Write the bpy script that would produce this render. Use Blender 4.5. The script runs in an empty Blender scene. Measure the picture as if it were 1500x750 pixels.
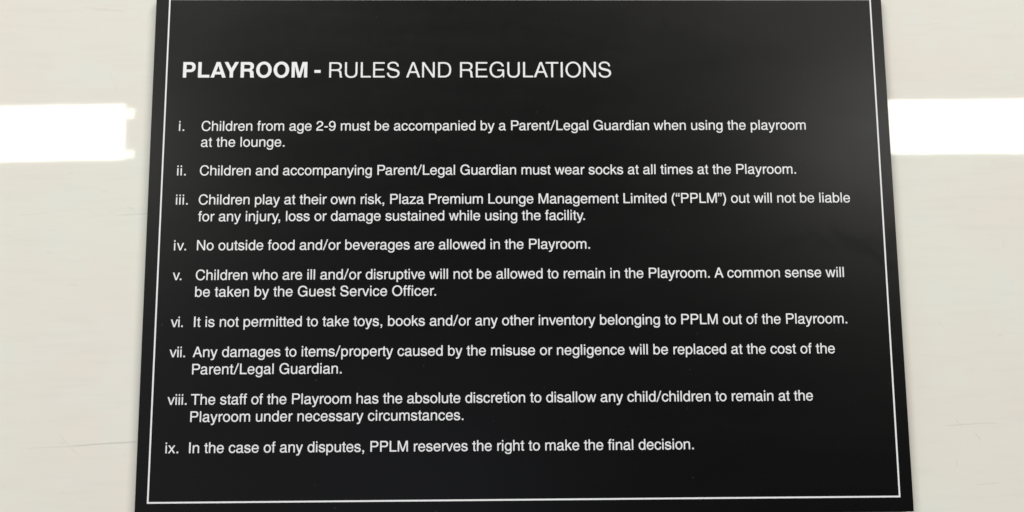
import bpy, bmesh, math
from mathutils import Matrix, Vector

S = bpy.context.scene
COL = S.collection
MM = 0.001
Z0 = 1.30                      # height of the notice's lower border line above the floor, metres

# ------------------------------------------------------------------ tuned numbers
LAMP_L = 14
LAMP_R = 15
RX0 = 1.7
KEY = 22.5
PANEL_R = 0.3
PANEL_SPEC = 0.34
PANEL_TURN = -0.0031
BORDER_T = 0.86
LIGHT = -5
GROW = 3
EM = 7.97
WALL_A = (0.785, 0.785, 0.705)
WALL_B = (0.8, 0.76, 0.695)
WALL_C = (0.785, 0.785, 0.725)
WORLD = 0.015
PANEL_T = 0.008
ROOM_SIDE = 0.38
SHIRT = 0.5

# ------------------------------------------------------------------ camera
cam_d = bpy.data.cameras.new('camera')
cam_d.sensor_width = 36.0
cam_d.lens = 31.2
cam_d.clip_start = 0.01
cam_d.clip_end = 100.0
cam = bpy.data.objects.new('camera', cam_d)
COL.objects.link(cam)
cam.matrix_world = (Matrix.Translation((-0.01469055, -0.49670919, Z0 + 0.0708511))
                    @ Matrix.Rotation(-0.01572785, 4, 'Z')
                    @ Matrix.Rotation(math.pi / 2 + 0.12634995, 4, 'X')
                    @ Matrix.Rotation(-0.00625907, 4, 'Z'))
S.camera = cam

# ------------------------------------------------------------------ room light (dim), view
W = bpy.data.worlds.new('World')
S.world = W
W.use_nodes = True
bg = W.node_tree.nodes['Background']
# the dim room behind the photographer: a paler side on the left, the photographer's own lit clothes low in the middle
wt = W.node_tree
w_tc = wt.nodes.new('ShaderNodeTexCoord')
def w_lobe(direction, d0, d1, colour):
    dp = wt.nodes.new('ShaderNodeVectorMath'); dp.operation = 'DOT_PRODUCT'
    wt.links.new(w_tc.outputs['Generated'], dp.inputs[0])
    dp.inputs[1].default_value = Vector(direction).normalized()
    mr = wt.nodes.new('ShaderNodeMapRange'); mr.interpolation_type = 'SMOOTHSTEP'
    wt.links.new(dp.outputs['Value'], mr.inputs['Value'])
    mr.inputs['From Min'].default_value = d0; mr.inputs['From Max'].default_value = d1
    sc = wt.nodes.new('ShaderNodeVectorMath'); sc.operation = 'SCALE'
    sc.inputs[0].default_value = colour
    wt.links.new(mr.outputs[0], sc.inputs['Scale'])
    return sc.outputs[0]
def w_add(a, b):
    n = wt.nodes.new('ShaderNodeVectorMath'); n.operation = 'ADD'
    for k, v in enumerate((a, b)):
        if hasattr(v, 'is_linked'): wt.links.new(v, n.inputs[k])
        else: n.inputs[k].default_value = v
    return n.outputs[0]
room = w_add((WORLD, WORLD, WORLD * .95), w_lobe((-1, -.9, -.35), .70, .98, (ROOM_SIDE, ROOM_SIDE, ROOM_SIDE * 1.05)))
room = w_add(room, w_lobe((-.07, -1, -.17), .985, .997, (SHIRT * .9, SHIRT * .95, SHIRT * 1.15)))
wt.links.new(room, bg.inputs['Color'])
bg.inputs['Strength'].default_value = 1.0
S.view_settings.view_transform = 'Standard'
S.view_settings.look = 'None'
S.view_settings.exposure = 0.0
S.view_settings.gamma = 1.0
S.cycles.filter_width = 1.6
S.cycles.max_bounces = 6

# ------------------------------------------------------------------ lamps
def area(name, loc, target, w, h, radiance, col, roll=0.0):
    d = bpy.data.lights.new(name, 'AREA')
    d.shape = 'RECTANGLE'
    d.size, d.size_y = w, h
    d.energy = radiance * math.pi * w * h
    d.color = col
    o = bpy.data.objects.new(name, d)
    COL.objects.link(o)
    q = (Vector(target) - Vector(loc)).to_track_quat('-Z', 'Y').to_matrix().to_4x4()
    o.matrix_world = Matrix.Translation(loc) @ q @ Matrix.Rotation(roll, 4, 'Z')
    return o

def strip(name, x0, x1, z0, z1, radiance, col, tilt=0.0):
    """a lamp on the far side of the room, facing the wall"""
    cx, cz = (x0 + x1) / 2, (z0 + z1) / 2 + Z0
    return area(name, (cx, -4.0, cz), (cx, 0.0, cz), x1 - x0, z1 - z0, radiance, col, tilt)

TUBE = (1.0, 0.985, 0.94)
strip('strip_lamp', -3.9, -1.945, 1.137, 1.434, LAMP_L, TUBE, 0.018)          # mirrored left of the notice
strip('strip_lamp', RX0, 3.9, 1.178, 1.470, LAMP_R, TUBE, 0.006)              # mirrored right of it
strip('lamp_end_clip', -1.944, -1.900, 1.372, 1.428, LAMP_L * .75, (1.0, .97, .80))
strip('lamp_end_clip', -1.942, -1.893, 1.163, 1.205, LAMP_L * .75, (1.0, .97, .80))
# soft unseen key lights, added overhead to light the wall, cooler left, warmer right
area('added_key_light', (-2.0, -3.4, Z0 + 4.1), (0.0, 0.0, Z0 + 0.1), 2.0, 1.4, KEY, (.985, 1.0, .955))
area('added_key_light', (2.0, -3.4, Z0 + 4.1), (0.0, 0.0, Z0 + 0.1), 2.0, 1.4, KEY, (1.0, .965, .925))

# ------------------------------------------------------------------ node helpers
def new_mat(name):
    m = bpy.data.materials.new(name)
    m.use_nodes = True
    nt = m.node_tree
    return m, nt, nt.nodes['Principled BSDF']

def mth(nt, op, a, b=None, c=None, clamp=False):
    n = nt.nodes.new('ShaderNodeMath'); n.operation = op; n.use_clamp = clamp
    for i, v in enumerate((a, b, c)):
        if v is None: continue
        if hasattr(v, 'is_linked'): nt.links.new(v, n.inputs[i])
        else: n.inputs[i].default_value = v
    return n.outputs[0]

def ramp(nt, f, lo, hi, a=0.0, b=1.0):
    n = nt.nodes.new('ShaderNodeMapRange'); n.interpolation_type = 'SMOOTHSTEP'
    nt.links.new(f, n.inputs['Value'])
    for k, v in (('From Min', lo), ('From Max', hi), ('To Min', a), ('To Max', b)): n.inputs[k].default_value = v
    return n.outputs[0]

def noise(nt, vec, scale, detail=3.0, rough=0.5, stretch=None):
    n = nt.nodes.new('ShaderNodeTexNoise')
    n.inputs['Scale'].default_value = scale
    n.inputs['Detail'].default_value = detail
    n.inputs['Roughness'].default_value = rough
    if stretch:
        mp = nt.nodes.new('ShaderNodeMapping'); mp.inputs['Scale'].default_value = stretch
        nt.links.new(vec, mp.inputs['Vector']); vec = mp.outputs[0]
    nt.links.new(vec, n.inputs['Vector'])
    return n.outputs['Fac']

def mix(nt, f, a, b):
    n = nt.nodes.new('ShaderNodeMix'); n.data_type = 'RGBA'
    if hasattr(f, 'is_linked'): nt.links.new(f, n.inputs['Factor'])
    else: n.inputs['Factor'].default_value = f
    for k, v in ((6, a), (7, b)):
        if hasattr(v, 'is_linked'): nt.links.new(v, n.inputs[k])
        else: n.inputs[k].default_value = (*v, 1)
    return n.outputs[2]

def segment(nt, px, pz, a, b, width, strength, wob=None):
    """0..strength along a hair-line mark from a to b (metres, in the plane of the surface)"""
    dx, dz = b[0] - a[0], b[1] - a[1]
    L = math.hypot(dx, dz); ux, uz = dx / L, dz / L
    rx = mth(nt, 'SUBTRACT', px, a[0]); rz = mth(nt, 'SUBTRACT', pz, a[1])
    t = mth(nt, 'ADD', mth(nt, 'MULTIPLY', rx, ux), mth(nt, 'MULTIPLY', rz, uz))
    n = mth(nt, 'SUBTRACT', mth(nt, 'MULTIPLY', rx, -uz), mth(nt, 'MULTIPLY', rz, -ux))
    if wob is not None: n = mth(nt, 'ADD', n, wob)
    across = ramp(nt, mth(nt, 'ABSOLUTE', n), 0.0, width, 1.0, 0.0)
    i = ramp(nt, t, 0.0, L * .25); o = ramp(nt, t, L * .8, L, 1.0, 0.0)
    return mth(nt, 'MULTIPLY', mth(nt, 'MULTIPLY', across, strength), mth(nt, 'MULTIPLY', i, o))

def coords(nt):
    tc = nt.nodes.new('ShaderNodeTexCoord'); sp = nt.nodes.new('ShaderNodeSeparateXYZ')
    nt.links.new(tc.outputs['Object'], sp.inputs[0])
    return tc.outputs['Object'], sp.outputs['X'], sp.outputs['Z']

# marks on the wall and low-specular streaks on the panel: (start), (end), half width, strength - metres in the wall's plane
SCRATCHES = [((-0.2808, 0.0287), (-0.2439, 0.0299), 0.00050, 0.19),
 ((-0.2576, 0.0293), (-0.2108, 0.0326), 0.00055, 0.46),
 ((-0.2421, 0.0304), (-0.2115, 0.0317), 0.00035, 0.30),
 ((-0.2603, 0.0384), (-0.2485, 0.0252), 0.00050, 0.15),
 ((-0.2555, 0.0318), (-0.2455, 0.0237), 0.00040, 0.12),
 ((-0.2346, 0.1592), (-0.2121, 0.1605), 0.00050, 0.26),
 ((-0.2280, 0.1637), (-0.2226, 0.1629), 0.00040, 0.22),
 ((-0.2599, 0.2842), (-0.2421, 0.2830), 0.00040, 0.22),
 ((-0.2551, 0.2826), (-0.2322, 0.2817), 0.00045, 0.26),
 ((-0.2272, 0.2759), (-0.2243, 0.2826), 0.00035, 0.15),
 ((-0.2911, 0.1596), (-0.2721, 0.1607), 0.00050, 0.11),
 ((-0.2421, 0.2456), (-0.2356, 0.2317), 0.00060, 0.08),
 ((0.2330, 0.0375), (0.2694, 0.0387), 0.00045, 0.27),
 ((0.2509, 0.0048), (0.2669, 0.0058), 0.00040, 0.26),
 ((0.2422, 0.0423), (0.2463, 0.0363), 0.00040, 0.24),
 ((0.2530, 0.0340), (0.2569, 0.0291), 0.00040, 0.27),
 ((0.2417, 0.0192), (0.2421, 0.0148), 0.00040, 0.27),
 ((0.2367, 0.0969), (0.2406, 0.0911), 0.00035, 0.15),
 ((0.2775, 0.1425), (0.2788, 0.1386), 0.00040, 0.19),
 ((0.2269, 0.2726), (0.2533, 0.2742), 0.00050, 0.09)]
DULL_STREAKS = [((0.1406, 0.1431), (0.1813, 0.1390), 0.00500, 0.14),
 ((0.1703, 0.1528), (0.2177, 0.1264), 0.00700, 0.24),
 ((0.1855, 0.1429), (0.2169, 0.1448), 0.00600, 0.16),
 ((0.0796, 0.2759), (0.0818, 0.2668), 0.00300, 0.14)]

# ------------------------------------------------------------------ materials
def wall_material():
    m, nt, p = new_mat('cream_laminate')
    v, px, pz = coords(nt)
    base = mix(nt, ramp(nt, noise(nt, v, 11.0, 3.0, .55), .36, .64), WALL_A, WALL_B)
    base = mix(nt, ramp(nt, noise(nt, v, 24.0, 3.0, .5, (1, 1, 1.3)), .50, .70, 0.0, .7), base, WALL_C)
    streak = noise(nt, v, 30.0, 5.0, .65, (1.0, 1.0, 9.0))
    base = mix(nt, ramp(nt, streak, .45, .80, 0.0, .16), base, (.60, .58, .52))
    scuff = noise(nt, v, 85.0, 4.0, .7, (1.0, 1.0, 2.6))
    base = mix(nt, ramp(nt, scuff, .64, .80, 0.0, .22), base, (.52, .51, .46))
    wob = mth(nt, 'MULTIPLY', mth(nt, 'SUBTRACT', noise(nt, v, 60.0, 2.0), .5), .0018)
    tot = None
    for a, b, w, s in SCRATCHES:
        g = segment(nt, px, pz, a, b, w, s, wob)
        tot = g if tot is None else mth(nt, 'MAXIMUM', tot, g)
    base = mix(nt, tot, base, (.36, .35, .31))
    nt.links.new(base, p.inputs['Base Color'])
    p.inputs['Roughness'].default_value = .55
    p.inputs['Specular IOR Level'].default_value = .2
    p.inputs['Coat Weight'].default_value = 1.0
    p.inputs['Coat Roughness'].default_value = .03
    bp = nt.nodes.new('ShaderNodeBump')
    bp.inputs['Strength'].default_value = 1.0
    bp.inputs['Distance'].default_value = 1.0
    h = mth(nt, 'MULTIPLY', noise(nt, v, 22.0, 2.0, .5), 1.2e-5)
    h = mth(nt, 'SUBTRACT', h, mth(nt, 'MULTIPLY', tot, 4e-5))
    nt.links.new(h, bp.inputs['Height'])
    nt.links.new(bp.outputs[0], p.inputs['Coat Normal'])
    return m

def panel_material():
    m, nt, p = new_mat('satin_black_panel')
    v, px, pz = coords(nt)
    n1 = noise(nt, v, 9.0, 3.0, .5)
    n2 = noise(nt, v, 160.0, 2.0, .6)
    wipe = noise(nt, v, 14.0, 4.0, .6, (1.0, 1.0, 5.0))       # cleaning-cloth streaks
    r = mth(nt, 'ADD', mth(nt, 'MULTIPLY', mth(nt, 'SUBTRACT', n1, .5), .06), PANEL_R)
    r = mth(nt, 'ADD', r, mth(nt, 'MULTIPLY', mth(nt, 'SUBTRACT', n2, .5), .03))
    r = mth(nt, 'ADD', r, mth(nt, 'MULTIPLY', mth(nt, 'SUBTRACT', wipe, .5), .07))
    # wavering streaks of lower specular on the right
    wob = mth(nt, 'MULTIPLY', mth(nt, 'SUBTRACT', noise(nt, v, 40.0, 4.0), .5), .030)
    dull = None
    for a, b, w, s in DULL_STREAKS:
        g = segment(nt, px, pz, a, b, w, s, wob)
        dull = g if dull is None else mth(nt, 'MAXIMUM', dull, g)
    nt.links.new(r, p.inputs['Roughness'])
    nt.links.new(mth(nt, 'MULTIPLY', mth(nt, 'SUBTRACT', 1.0, dull), PANEL_SPEC), p.inputs['Specular IOR Level'])
    # specks of dust
    dust = ramp(nt, noise(nt, v, 420.0, 1.0, .4), .75, .82, 0.0, .16)
    nt.links.new(mix(nt, dust, (.0030, .0030, .0032), (.12, .12, .115)), p.inputs['Base Color'])
    return m

def plain(name, col, rough, spec=.3, grain=0.04):
    m, nt, p = new_mat(name)
    v, px, pz = coords(nt)
    n = noise(nt, v, 240.0, 2.0, .5)
    nt.links.new(mix(nt, n, tuple(c * (1 - grain) for c in col), tuple(min(1, c * (1 + grain)) for c in col)), p.inputs['Base Color'])
    p.inputs['Roughness'].default_value = rough
    p.inputs['Specular IOR Level'].default_value = spec
    return m

# ------------------------------------------------------------------ mesh helpers
def link(name, me, mat, parent=None):
    o = bpy.data.objects.new(name, me)
    COL.objects.link(o)
    me.materials.clear(); me.materials.append(mat)
    if parent: o.parent = parent
    return o

def box_mesh(name, x0, x1, y0, y1, z0, z1, bevel=0.0, turn=0.0):
    bm = bmesh.new()
    bmesh.ops.create_cube(bm, size=1.0)
    bmesh.ops.scale(bm, vec=(x1 - x0, y1 - y0, z1 - z0), verts=bm.verts)
    if bevel: bmesh.ops.bevel(bm, geom=bm.edges[:], offset=bevel, segments=2, affect='EDGES', profile=.5)
    if turn: bmesh.ops.rotate(bm, cent=(0, 0, 0), matrix=Matrix.Rotation(turn, 3, 'Y'), verts=bm.verts)
    bmesh.ops.translate(bm, vec=((x0 + x1) / 2, (y0 + y1) / 2, (z0 + z1) / 2), verts=bm.verts)
    me = bpy.data.meshes.new(name); bm.to_mesh(me); bm.free()
    return me

# ------------------------------------------------------------------ the wall
wall = link('wall', box_mesh('wall', -2.2, 2.2, PANEL_T, PANEL_T + 0.1, -1.3, 1.6), wall_material())
wall.location.z = Z0
wall['kind'] = 'structure'
wall['label'] = 'glossy cream wall panel with fine scratches behind the black notice'

# --- lettering: a grotesque alphabet drawn as outlines on a 1000-unit em ---------------------
# 'M x y' move, 'L' line, 'C' cubic, 'h x y' / 'v x y' quarter arc that sets out level / upright
FONT = {
 'A': (667, "M 14 0 L 283 718 L 386 718 L 654 0 L 549 0 L 474 210 L 193 210 L 117 0 Z M 222 292 L 445 292 L 334 612 Z"),
 'C': (722, "M 672 494 C 645 655 535 737 372 737 h 44 358 v 366 -19 C 540 -19 660 80 681 270 L 588 270 C 565 130 490 63 372 63 C 225 63 137 175 137 357 C 137 545 225 655 367 655 C 485 655 552 605 577 494 Z"),
 'D': (722, "M 81 0 L 81 718 L 354 718 C 560 718 674 590 674 360 C 674 130 560 0 354 0 Z M 173 82 L 340 82 C 505 82 582 180 582 360 C 582 540 505 636 340 636 L 173 636 Z"),
 'E': (667, "M 86 0 L 86 718 L 606 718 L 606 637 L 178 637 L 178 409 L 575 409 L 575 328 L 178 328 L 178 82 L 616 82 L 616 0 Z"),
 'G': (778, "M 397 374 L 709 374 L 709 0 L 649 0 L 630 95 C 570 18 490 -19 390 -19 C 190 -19 48 130 48 356 C 48 590 190 737 394 737 C 560 737 672 655 697 508 L 601 508 C 578 605 505 655 392 655 C 245 655 143 545 143 352 C 143 180 245 63 398 63 C 530 63 622 150 622 293 L 397 293 Z"),
 'I': (278, "M 91 0 L 91 718 L 188 718 L 188 0 Z"),
 'L': (556, "M 76 0 L 76 718 L 171 718 L 171 82 L 537 82 L 537 0 Z"),
 'M': (833, "M 73 0 L 73 718 L 203 718 L 418 118 L 632 718 L 761 718 L 761 0 L 672 0 L 672 590 L 466 0 L 368 0 L 162 590 L 162 0 Z"),
 'N': (722, "M 76 0 L 76 718 L 180 718 L 557 140 L 557 718 L 646 718 L 646 0 L 544 0 L 165 578 L 165 0 Z"),
 'O': (778, "M 389 -19 h 739 359 v 389 737 h 39 359 v 389 -19 Z M 389 63 h 643 359 v 389 655 h 135 359 v 389 63 Z"),
 'P': (667, "M 86 0 L 86 718 L 400 718 C 545 718 622 650 622 512 C 622 375 545 305 400 305 L 178 305 L 178 0 Z M 178 387 L 380 387 C 480 387 527 430 527 512 C 527 594 480 636 380 636 L 178 636 Z"),
 'R': (722, "M 88 0 L 88 718 L 410 718 C 570 718 654 655 654 530 C 654 440 618 385 545 352 C 620 325 640 280 645 180 C 649 90 655 50 684 25 L 684 0 L 571 0 C 556 35 553 80 550 160 C 545 260 515 305 410 305 L 181 305 L 181 0 Z M 181 387 L 395 387 C 505 387 558 430 558 512 C 558 594 505 636 395 636 L 181 636 Z"),
 'S': (667, "M 583 508 C 578 655 480 737 325 737 C 165 737 66 655 66 525 C 66 420 130 360 260 328 L 400 294 C 490 272 526 240 526 184 C 526 105 460 62 345 62 C 210 62 140 120 138 228 L 49 228 C 49 70 150 -19 335 -19 C 515 -19 620 70 620 205 C 620 305 560 365 430 398 L 285 434 C 190 458 157 485 157 540 C 157 615 220 658 320 658 C 430 658 490 605 496 508 Z"),
 'T': (611, "M 258 0 L 258 636 L 14 636 L 14 718 L 597 718 L 597 636 L 352 636 L 352 0 Z"),
 'U': (722, "M 79 718 L 79 240 C 79 70 180 -19 361 -19 C 540 -19 644 75 644 240 L 644 718 L 551 718 L 551 250 C 551 130 480 63 361 63 C 240 63 172 130 172 250 L 172 718 Z"),
 'a': (556, "M 530 46 L 530 -6 C 505 -12 490 -14 470 -14 C 425 -14 398 5 392 55 C 340 5 285 -15 220 -15 C 105 -15 36 45 36 138 C 36 225 92 275 200 292 C 230 297 270 302 300 306 C 365 314 384 328 384 368 L 384 378 C 384 435 345 466 277 466 C 200 466 160 435 152 372 L 68 372 C 72 485 145 538 280 538 C 405 538 467 490 467 398 L 467 105 C 467 66 478 52 505 52 C 513 52 520 50 530 46 Z M 384 264 C 355 248 325 244 285 238 C 180 224 124 200 124 140 C 124 90 165 58 234 58 C 310 58 384 100 384 172 Z"),
 'b': (556, "M 58 0 L 58 718 L 142 718 L 142 450 C 175 510 225 538 288 538 h 517 266 v 283 -15 C 220 -15 170 15 138 70 L 138 0 Z M 282 463 h 430 262 v 282 59 h 142 262 v 282 463 Z"),
 'c': (500, "M 471 356 C 462 470 378 538 259 538 h 30 256 v 257 -15 C 380 -15 466 55 477 182 L 393 182 C 383 100 335 62 260 62 h 117 258 v 260 461 C 335 461 378 425 387 356 Z"),
 'e': (556, "M 127 234 L 516 234 C 516 440 435 538 281 538 h 40 257 v 276 -15 C 395 -15 478 48 504 155 L 420 155 C 400 90 352 59 280 59 C 190 59 132 120 127 234 Z M 128 302 L 427 302 C 420 405 370 463 280 463 C 195 463 138 405 128 302 Z"),
 'f': (278, "M 90 0 L 174 0 L 174 455 L 262 455 L 262 524 L 174 524 L 174 590 C 174 640 190 655 228 655 C 240 655 250 655 262 652 L 262 726 C 245 728 230 728 215 728 C 133 728 90 690 90 605 L 90 524 L 14 524 L 14 455 L 90 455 Z"),
 'g': (556, "M 499 523 L 499 25 C 499 -150 420 -220 268 -220 C 140 -220 58 -165 50 -68 L 132 -68 C 145 -122 190 -150 262 -150 C 370 -150 418 -100 418 0 L 418 62 C 380 10 335 -15 271 -15 h 40 260 v 274 538 C 335 538 385 512 420 462 L 420 523 Z M 275 463 h 125 261 v 275 59 h 418 261 v 275 463 Z"),
 'h': (556, "M 65 0 L 65 718 L 149 718 L 149 446 C 185 510 240 538 305 538 C 420 538 491 480 491 380 L 491 0 L 408 0 L 408 355 C 408 425 370 464 300 464 C 210 464 149 400 149 292 L 149 0 Z"),
 'i': (222, "M 67 0 L 67 523 L 151 523 L 151 0 Z M 67 616 L 67 718 L 151 718 L 151 616 Z"),
 'j': (222, "M 67 523 L 151 523 L 151 -75 C 151 -170 110 -212 30 -212 C 10 -212 0 -211 -16 -208 L -16 -137 C -8 -139 0 -139 10 -139 C 50 -139 67 -120 67 -70 Z M 67 616 L 67 718 L 151 718 L 151 616 Z"),
 'k': (500, "M 67 0 L 67 718 L 150 718 L 150 300 L 366 523 L 474 523 L 288 338 L 501 0 L 398 0 L 222 276 L 150 204 L 150 0 Z"),
 'l': (222, "M 67 0 L 67 718 L 151 718 L 151 0 Z"),
 'm': (833, "M 65 0 L 65 523 L 142 523 L 142 453 C 178 512 228 538 290 538 C 360 538 410 510 433 455 C 472 510 525 538 590 538 C 705 538 769 485 769 390 L 769 0 L 686 0 L 686 365 C 686 430 655 464 595 464 C 515 464 459 405 459 310 L 459 0 L 375 0 L 375 365 C 375 430 345 464 285 464 C 205 464 149 400 149 305 L 149 0 Z"),
 'n': (556, "M 65 0 L 65 523 L 142 523 L 142 440 C 180 508 235 538 305 538 C 420 538 491 480 491 380 L 491 0 L 408 0 L 408 355 C 408 425 370 464 300 464 C 210 464 149 400 149 292 L 149 0 Z"),
 'o': (556, "M 278 -14 h 521 262 v 278 538 h 35 262 v 278 -14 Z M 278 60 h 434 262 v 278 464 h 122 262 v 278 60 Z"),
 'p': (556, "M 58 -207 L 58 523 L 138 523 L 138 455 C 172 512 223 538 288 538 h 517 262 v 283 -15 C 222 -15 175 12 142 68 L 142 -207 Z M 282 463 h 430 262 v 282 59 h 142 262 v 282 463 Z"),
 'r': (333, "M 77 0 L 77 523 L 154 523 L 154 432 C 194 505 240 538 295 538 C 312 538 320 537 332 533 L 332 448 C 215 446 161 395 161 272 L 161 0 Z"),
 's': (500, "M 438 378 C 434 483 365 538 245 538 C 125 538 48 475 48 378 C 48 295 90 257 210 228 L 290 208 C 350 194 376 178 376 140 C 376 90 325 62 250 62 C 165 62 122 95 116 166 L 32 166 C 36 45 110 -15 245 -15 C 380 -15 464 50 464 153 C 464 232 420 272 312 298 L 230 318 C 160 335 134 352 134 390 C 134 435 175 461 242 461 C 312 461 350 432 352 378 Z"),
 't': (278, "M 95 524 L 14 524 L 14 456 L 95 456 L 95 85 C 95 22 130 -7 195 -7 C 215 -7 235 -5 257 0 L 257 70 C 245 67 235 66 225 66 C 188 66 178 76 178 115 L 178 456 L 257 456 L 257 524 L 178 524 L 178 669 L 95 640 Z"),
 'v': (500, "M 8 523 L 102 523 L 252 98 L 399 523 L 492 523 L 296 0 L 203 0 Z"),
 'w': (722, "M 14 523 L 106 523 L 213 116 L 317 523 L 412 523 L 511 116 L 620 523 L 709 523 L 557 0 L 463 0 L 363 406 L 260 0 L 167 0 Z"),
 'x': (500, "M 11 523 L 112 523 L 252 336 L 394 523 L 487 523 L 299 270 L 490 0 L 387 0 L 250 203 L 108 0 L 11 0 L 205 268 Z"),
 'y': (500, "M 11 523 L 103 523 L 250 105 L 395 523 L 489 523 L 287 -58 C 250 -165 200 -214 120 -214 C 95 -214 75 -211 55 -205 L 55 -130 C 75 -135 90 -137 108 -137 C 165 -137 185 -105 208 -20 Z"),
 'z': (500, "M 31 0 L 31 74 L 348 450 L 46 450 L 46 523 L 452 523 L 452 445 L 137 73 L 469 73 L 469 0 Z"),
 '2': (556, "M 26 0 C 30 160 90 250 220 325 C 330 388 414 420 414 500 C 414 575 360 625 280 625 C 185 625 135 565 132 470 L 44 470 C 50 620 140 703 285 703 C 415 703 507 620 507 498 C 507 400 450 345 315 270 C 210 212 145 175 125 87 L 503 87 L 503 0 Z"),
 '9': (556, "M 51 152 L 137 152 C 150 90 190 57 252 57 C 370 57 425 155 425 318 C 385 262 335 234 268 234 C 130 234 42 325 42 465 C 42 605 140 703 277 703 C 430 703 514 590 514 370 C 514 120 415 -19 250 -19 C 140 -19 68 45 51 152 Z M 274 625 h 129 468 v 274 310 h 419 468 v 274 625 Z"),
 '.': (278, "M 87 0 L 87 104 L 191 104 L 191 0 Z"),
 ',': (278, "M 87 104 L 191 104 L 191 6 C 191 -90 160 -140 87 -147 L 87 -102 C 122 -95 138 -62 138 0 L 87 0 Z"),
 '-': (333, "M 44 232 L 44 322 L 289 322 L 289 232 Z"),
 '/': (370, "M 8 -19 L 80 -19 L 360 737 L 288 737 Z"),
 '(': (333, "M 230 -207 L 299 -207 C 200 -30 157 120 157 263 C 157 405 200 560 299 733 L 230 733 C 120 580 68 420 68 263 C 68 105 120 -50 230 -207 Z"),
 '\u201d': (333, "M 26 718 L 125 718 L 125 615 C 125 525 95 475 26 463 L 26 510 C 60 520 77 550 77 614 L 26 614 Z M 196 718 L 295 718 L 295 615 C 295 525 265 475 196 463 L 196 510 C 230 520 247 550 247 614 L 196 614 Z"),
}
FONT['d'] = (556, ('flip', 'b', 557, None)); FONT['u'] = (556, ('flip', 'n', 557, 523))
FONT[')'] = (333, ('flip', '(', 367 - 34, None)); FONT['\u201c'] = (333, ('flip', '\u201d', 333, 1188))
BOLD = {
 'P': (667, "M 73 0 L 73 718 L 398 718 C 545 718 627 630 627 487 C 627 345 545 255 398 255 L 223 255 L 223 0 Z M 223 378 L 365 378 C 445 378 479 415 479 487 C 479 558 445 594 365 594 L 223 594 Z"),
 'L': (611, "M 76 0 L 76 718 L 226 718 L 226 128 L 583 128 L 583 0 Z"),
 'A': (722, "M 20 0 L 278 718 L 445 718 L 702 0 L 540 0 L 493 146 L 227 146 L 178 0 Z M 268 267 L 453 267 L 361 556 Z"),
 'Y': (667, "M 15 718 L 181 718 L 334 423 L 487 718 L 653 718 L 409 265 L 409 0 L 259 0 L 259 265 Z"),
 'R': (722, "M 76 0 L 76 718 L 430 718 C 575 718 663 650 663 530 C 663 440 625 385 555 350 C 625 325 648 275 652 190 C 656 95 652 55 677 30 L 677 0 L 512 0 C 501 40 503 75 500 155 C 497 245 470 282 390 282 L 226 282 L 226 0 Z M 226 405 L 395 405 C 475 405 514 435 514 500 C 514 565 475 594 395 594 L 226 594 Z"),
 'O': (778, "M 389 -19 h 734 359 v 389 737 h 44 359 v 389 -19 Z M 389 105 h 584 359 v 389 613 h 194 359 v 389 105 Z"),
 'M': (833, "M 69 0 L 69 718 L 285 718 L 418 215 L 548 718 L 765 718 L 765 0 L 625 0 L 625 560 L 488 0 L 346 0 L 209 560 L 209 0 Z"),
 '-': (333, "M 27 215 L 27 345 L 306 345 L 306 215 Z"),
}
KERN = {'AY': -110, 'LA': 0, 'AT': -120, 'Pa': -40, 'Pe': -50, 'r.': -50, 'r,': -50, 'y.': -100, 'y,': -100, 'v.': -80, 'w.': -60, 'Th': 0,
        'AN': 0, '/L': 0, 'ry': 20, 've': -20, 'wa': -10, 'we': -10, 'ow': -10, 'ye': -15, 'ro': 0, 'P ': -20, ' A': -30, 'A ': -30}

def outline(table, ch, n=7):
    """contours of one letter as closed lists of points"""
    adv, d = table[ch]
    if isinstance(d, tuple):
        _, src, mx, my = d
        cs = outline(table, src, n)[1]
        return adv, [[((mx - x) if mx is not None else x, (my - y) if my is not None else y) for x, y in c] for c in cs]
    tok = d.split(); i = 0; cs = []; cur = None
    while i < len(tok):
        t = tok[i]
        if t == 'Z':
            if cur[0] == cur[-1]: cur.pop()
            cs.append(cur); i += 1; continue
        k = 6 if t == 'C' else 2
        a = [float(v) for v in tok[i + 1:i + 1 + k]]; i += 1 + k
        if t == 'M': cur = [(a[0], a[1])]
        elif t == 'L': cur.append((a[0], a[1]))
        else:
            x0, y0 = cur[-1]
            if t == 'C': p = a
            else:
                q = 0.57; x, y = a
                p = [x0 + q * (x - x0), y0, x, y - q * (y - y0), x, y] if t == 'h' else [x0, y0 + q * (y - y0), x - q * (x - x0), y, x, y]
            for s in range(1, n + 1):
                u = s / n; w = 1 - u
                cur.append(tuple(w**3 * (x0, y0)[j] + 3 * w * w * u * p[j] + 3 * w * u * u * p[2 + j] + u**3 * p[4 + j] for j in (0, 1)))
    return adv, cs

def shift(contours, d):
    """grow (d > 0) or thin (d < 0) the strokes of a letter by d units"""
    if not d: return contours
    out = []
    area2 = lambda c: sum(c[i][0] * c[(i + 1) % len(c)][1] - c[(i + 1) % len(c)][0] * c[i][1] for i in range(len(c)))
    for k, c in enumerate(contours):
        sgn = 1 if area2(c) > 0 else -1
        inside = any(k != j and point_in(c[0], o) for j, o in enumerate(contours))
        if inside: sgn = -sgn
        pts = []
        for i in range(len(c)):
            (ax, ay), (bx, by), (cx, cy) = c[i - 1], c[i], c[(i + 1) % len(c)]
            e1 = Vector((bx - ax, by - ay)); e2 = Vector((cx - bx, cy - by))
            if e1.length < 1e-6 or e2.length < 1e-6: pts.append((bx, by)); continue
            e1.normalize(); e2.normalize()
            n1 = Vector((e1.y, -e1.x)); n2 = Vector((e2.y, -e2.x))
            n = n1 + n2; q = max(.35, 1 + n1.dot(n2))
            pts.append((bx + sgn * d * n.x / q, by + sgn * d * n.y / q))
        out.append(pts)
    return out

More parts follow.
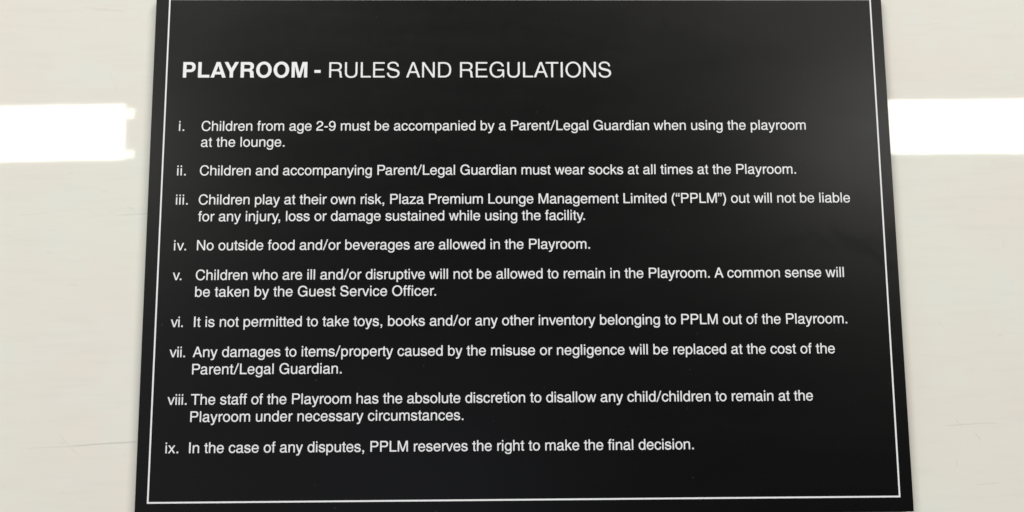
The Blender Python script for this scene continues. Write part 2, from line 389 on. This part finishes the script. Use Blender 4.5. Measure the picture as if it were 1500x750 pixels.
def point_in(p, poly):
    r = False
    for i in range(len(poly)):
        (x0, y0), (x1, y1) = poly[i - 1], poly[i]
        if (y0 > p[1]) != (y1 > p[1]) and p[0] < (x1 - x0) * (p[1] - y0) / (y1 - y0) + x0: r = not r
    return r

def set_line(text, table, em, u0, v, u1=None, grow=0.0):
    """contours (mm, in the panel's plane) of a line whose first stroke starts at u0 and last stroke ends at u1"""
    pen = []; x = 0.0; lo = hi = None
    for i, ch in enumerate(text):
        if ch == ' ': adv = 278
        else:
            adv, cs = outline(table, ch)
            xs = [q[0] for c in cs for q in c]
            if lo is None: lo = min(xs)
            hi = x + max(xs); last = len(pen)
            pen.append((i, x, shift(cs, grow)))
        x += adv + KERN.get(text[i:i + 2], 0)
    k = em / 1000.0
    track = 0.0
    if u1 is not None and last: track = ((u1 - u0) / k - (hi - lo)) / pen[-1][0]
    return [[[(u0 + (px - lo + i * track + qx) * k, v + qy * k) for qx, qy in c] for c in cs] for i, px, cs in pen]

def letter_mesh(name, glyphs, y):
    """one flat mesh of all the letters; neighbours sit a hundredth of a millimetre apart in depth"""
    bm = bmesh.new()
    for g, contours in enumerate(glyphs):
        cu = bpy.data.curves.new('outline', 'CURVE')
        cu.dimensions = '2D'; cu.fill_mode = 'BOTH'
        for c in contours:
            s = cu.splines.new('POLY'); s.points.add(len(c) - 1)
            for p, (a, b) in zip(s.points, c): p.co = (a, b, 0, 1)
            s.use_cyclic_u = True
        o = bpy.data.objects.new('outline', cu)
        me = o.to_mesh()
        n0 = len(bm.verts)
        bm.from_mesh(me)
        bm.verts.ensure_lookup_table()
        for v in bm.verts[n0:]: v.co = (v.co.x * MM, y - (g % 2) * 1e-5, v.co.y * MM)
        o.to_mesh_clear()
        bpy.data.objects.remove(o); bpy.data.curves.remove(cu)
    bm.normal_update()
    bmesh.ops.reverse_faces(bm, faces=[f for f in bm.faces if f.normal.y > 0])
    me = bpy.data.meshes.new(name); bm.to_mesh(me); bm.free()
    return me

# ------------------------------------------------------------------ the notice
FRONT = -0.00030                      # printed white sits a hair above the panel's face
INK = plain('white_print', (.85, .86, .885), .45, .3)

notice = bpy.data.objects.new('notice_board', None)
notice.empty_display_size = .05
COL.objects.link(notice)
notice.location = (0, 0, Z0)
notice['label'] = 'black notice board with white lettering headed PLAYROOM and thin white border on cream wall'
notice['category'] = 'notice board'

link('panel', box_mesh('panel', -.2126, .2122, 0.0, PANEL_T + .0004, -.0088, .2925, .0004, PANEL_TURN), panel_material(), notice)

# border line: one closed frame, 1 mm wide
bu, bv0, bv1, t = 205.0, 0.0, 285.45, BORDER_T / 2
outer = [(-bu - t, bv0 - t), (bu + t, bv0 - t), (bu + t, bv1 + t), (-bu - t, bv1 + t)]
inner = [(-bu + t, bv0 + t), (bu - t, bv0 + t), (bu - t, bv1 - t), (-bu + t, bv1 - t)]
link('border_line', letter_mesh('border_line', [[outer, inner]], FRONT), INK, notice)

h = link('heading', letter_mesh('heading', set_line('PLAYROOM', BOLD, 12.9, -195.7, 238.2, -124.4)
         + set_line('-', BOLD, 12.9, -120.3, 238.2), FRONT), INK, notice)
h['label'] = 'bold heading word PLAYROOM with dash'
h = link('heading', letter_mesh('heading', set_line('RULES AND REGULATIONS', FONT, 12.9, -111.8, 238.1, 51.3, LIGHT), FRONT), INK, notice)
h['label'] = 'light heading words RULES AND REGULATIONS'

RULES = [
 ('i.', -193.7, [(206.75, 163.15, 'Children from age 2-9 must be accompanied by a Parent/Legal Guardian when using the playroom'),
                 (197.40, -136.4, 'at the lounge.')]),
 ('ii.', -191.8, [(180.80, 156.3, 'Children and accompanying Parent/Legal Guardian must wear socks at all times at the Playroom.')]),
 ('iii.', -190.0, [(164.00, 186.6, 'Children play at their own risk, Plaza Premium Lounge Management Limited (\u201cPPLM\u201d) out will not be liable'),
                   (154.40, 34.6, 'for any injury, loss or damage sustained while using the facility.')]),
 ('iv.', -189.9, [(137.93, 37.2, 'No outside food and/or beverages are allowed in the Playroom.')]),
 ('v.', -191.8, [(121.15, 180.8, 'Children who are ill and/or disruptive will not be allowed to remain in the Playroom. A common sense will'),
                 (111.75, -49.6, 'be taken by the Guest Service Officer.')]),
 ('vi.', -190.0, [(94.98, 181.2, 'It is not permitted to take toys, books and/or any other inventory belonging to PPLM out of the Playroom.')]),
 ('vii.', -188.1, [(78.32, 173.4, 'Any damages to items/property caused by the misuse or negligence will be replaced at the cost of the'),
                   (68.85, -101.6, 'Parent/Legal Guardian.')]),
 ('viii.', -186.2, [(52.35, 159.8, 'The staff of the Playroom has the absolute discretion to disallow any child/children to remain at the'),
                    (43.00, -34.2, 'Playroom under necessary circumstances.')]),
 ('ix.', -189.7, [(26.28, 92.5, 'In the case of any disputes, PPLM reserves the right to make the final decision.')]),
]
for num, nend, rows in RULES:
    cs = []
    for v, u1, text in rows: cs += set_line(text, FONT, EM, -183.8, v, u1, GROW)
    rule = link('rule_text', letter_mesh('rule_text', cs, FRONT), INK, notice)
    link('numeral', letter_mesh('numeral', set_line(num, FONT, EM, -196.6, rows[0][0], nend, GROW), FRONT), INK, rule)
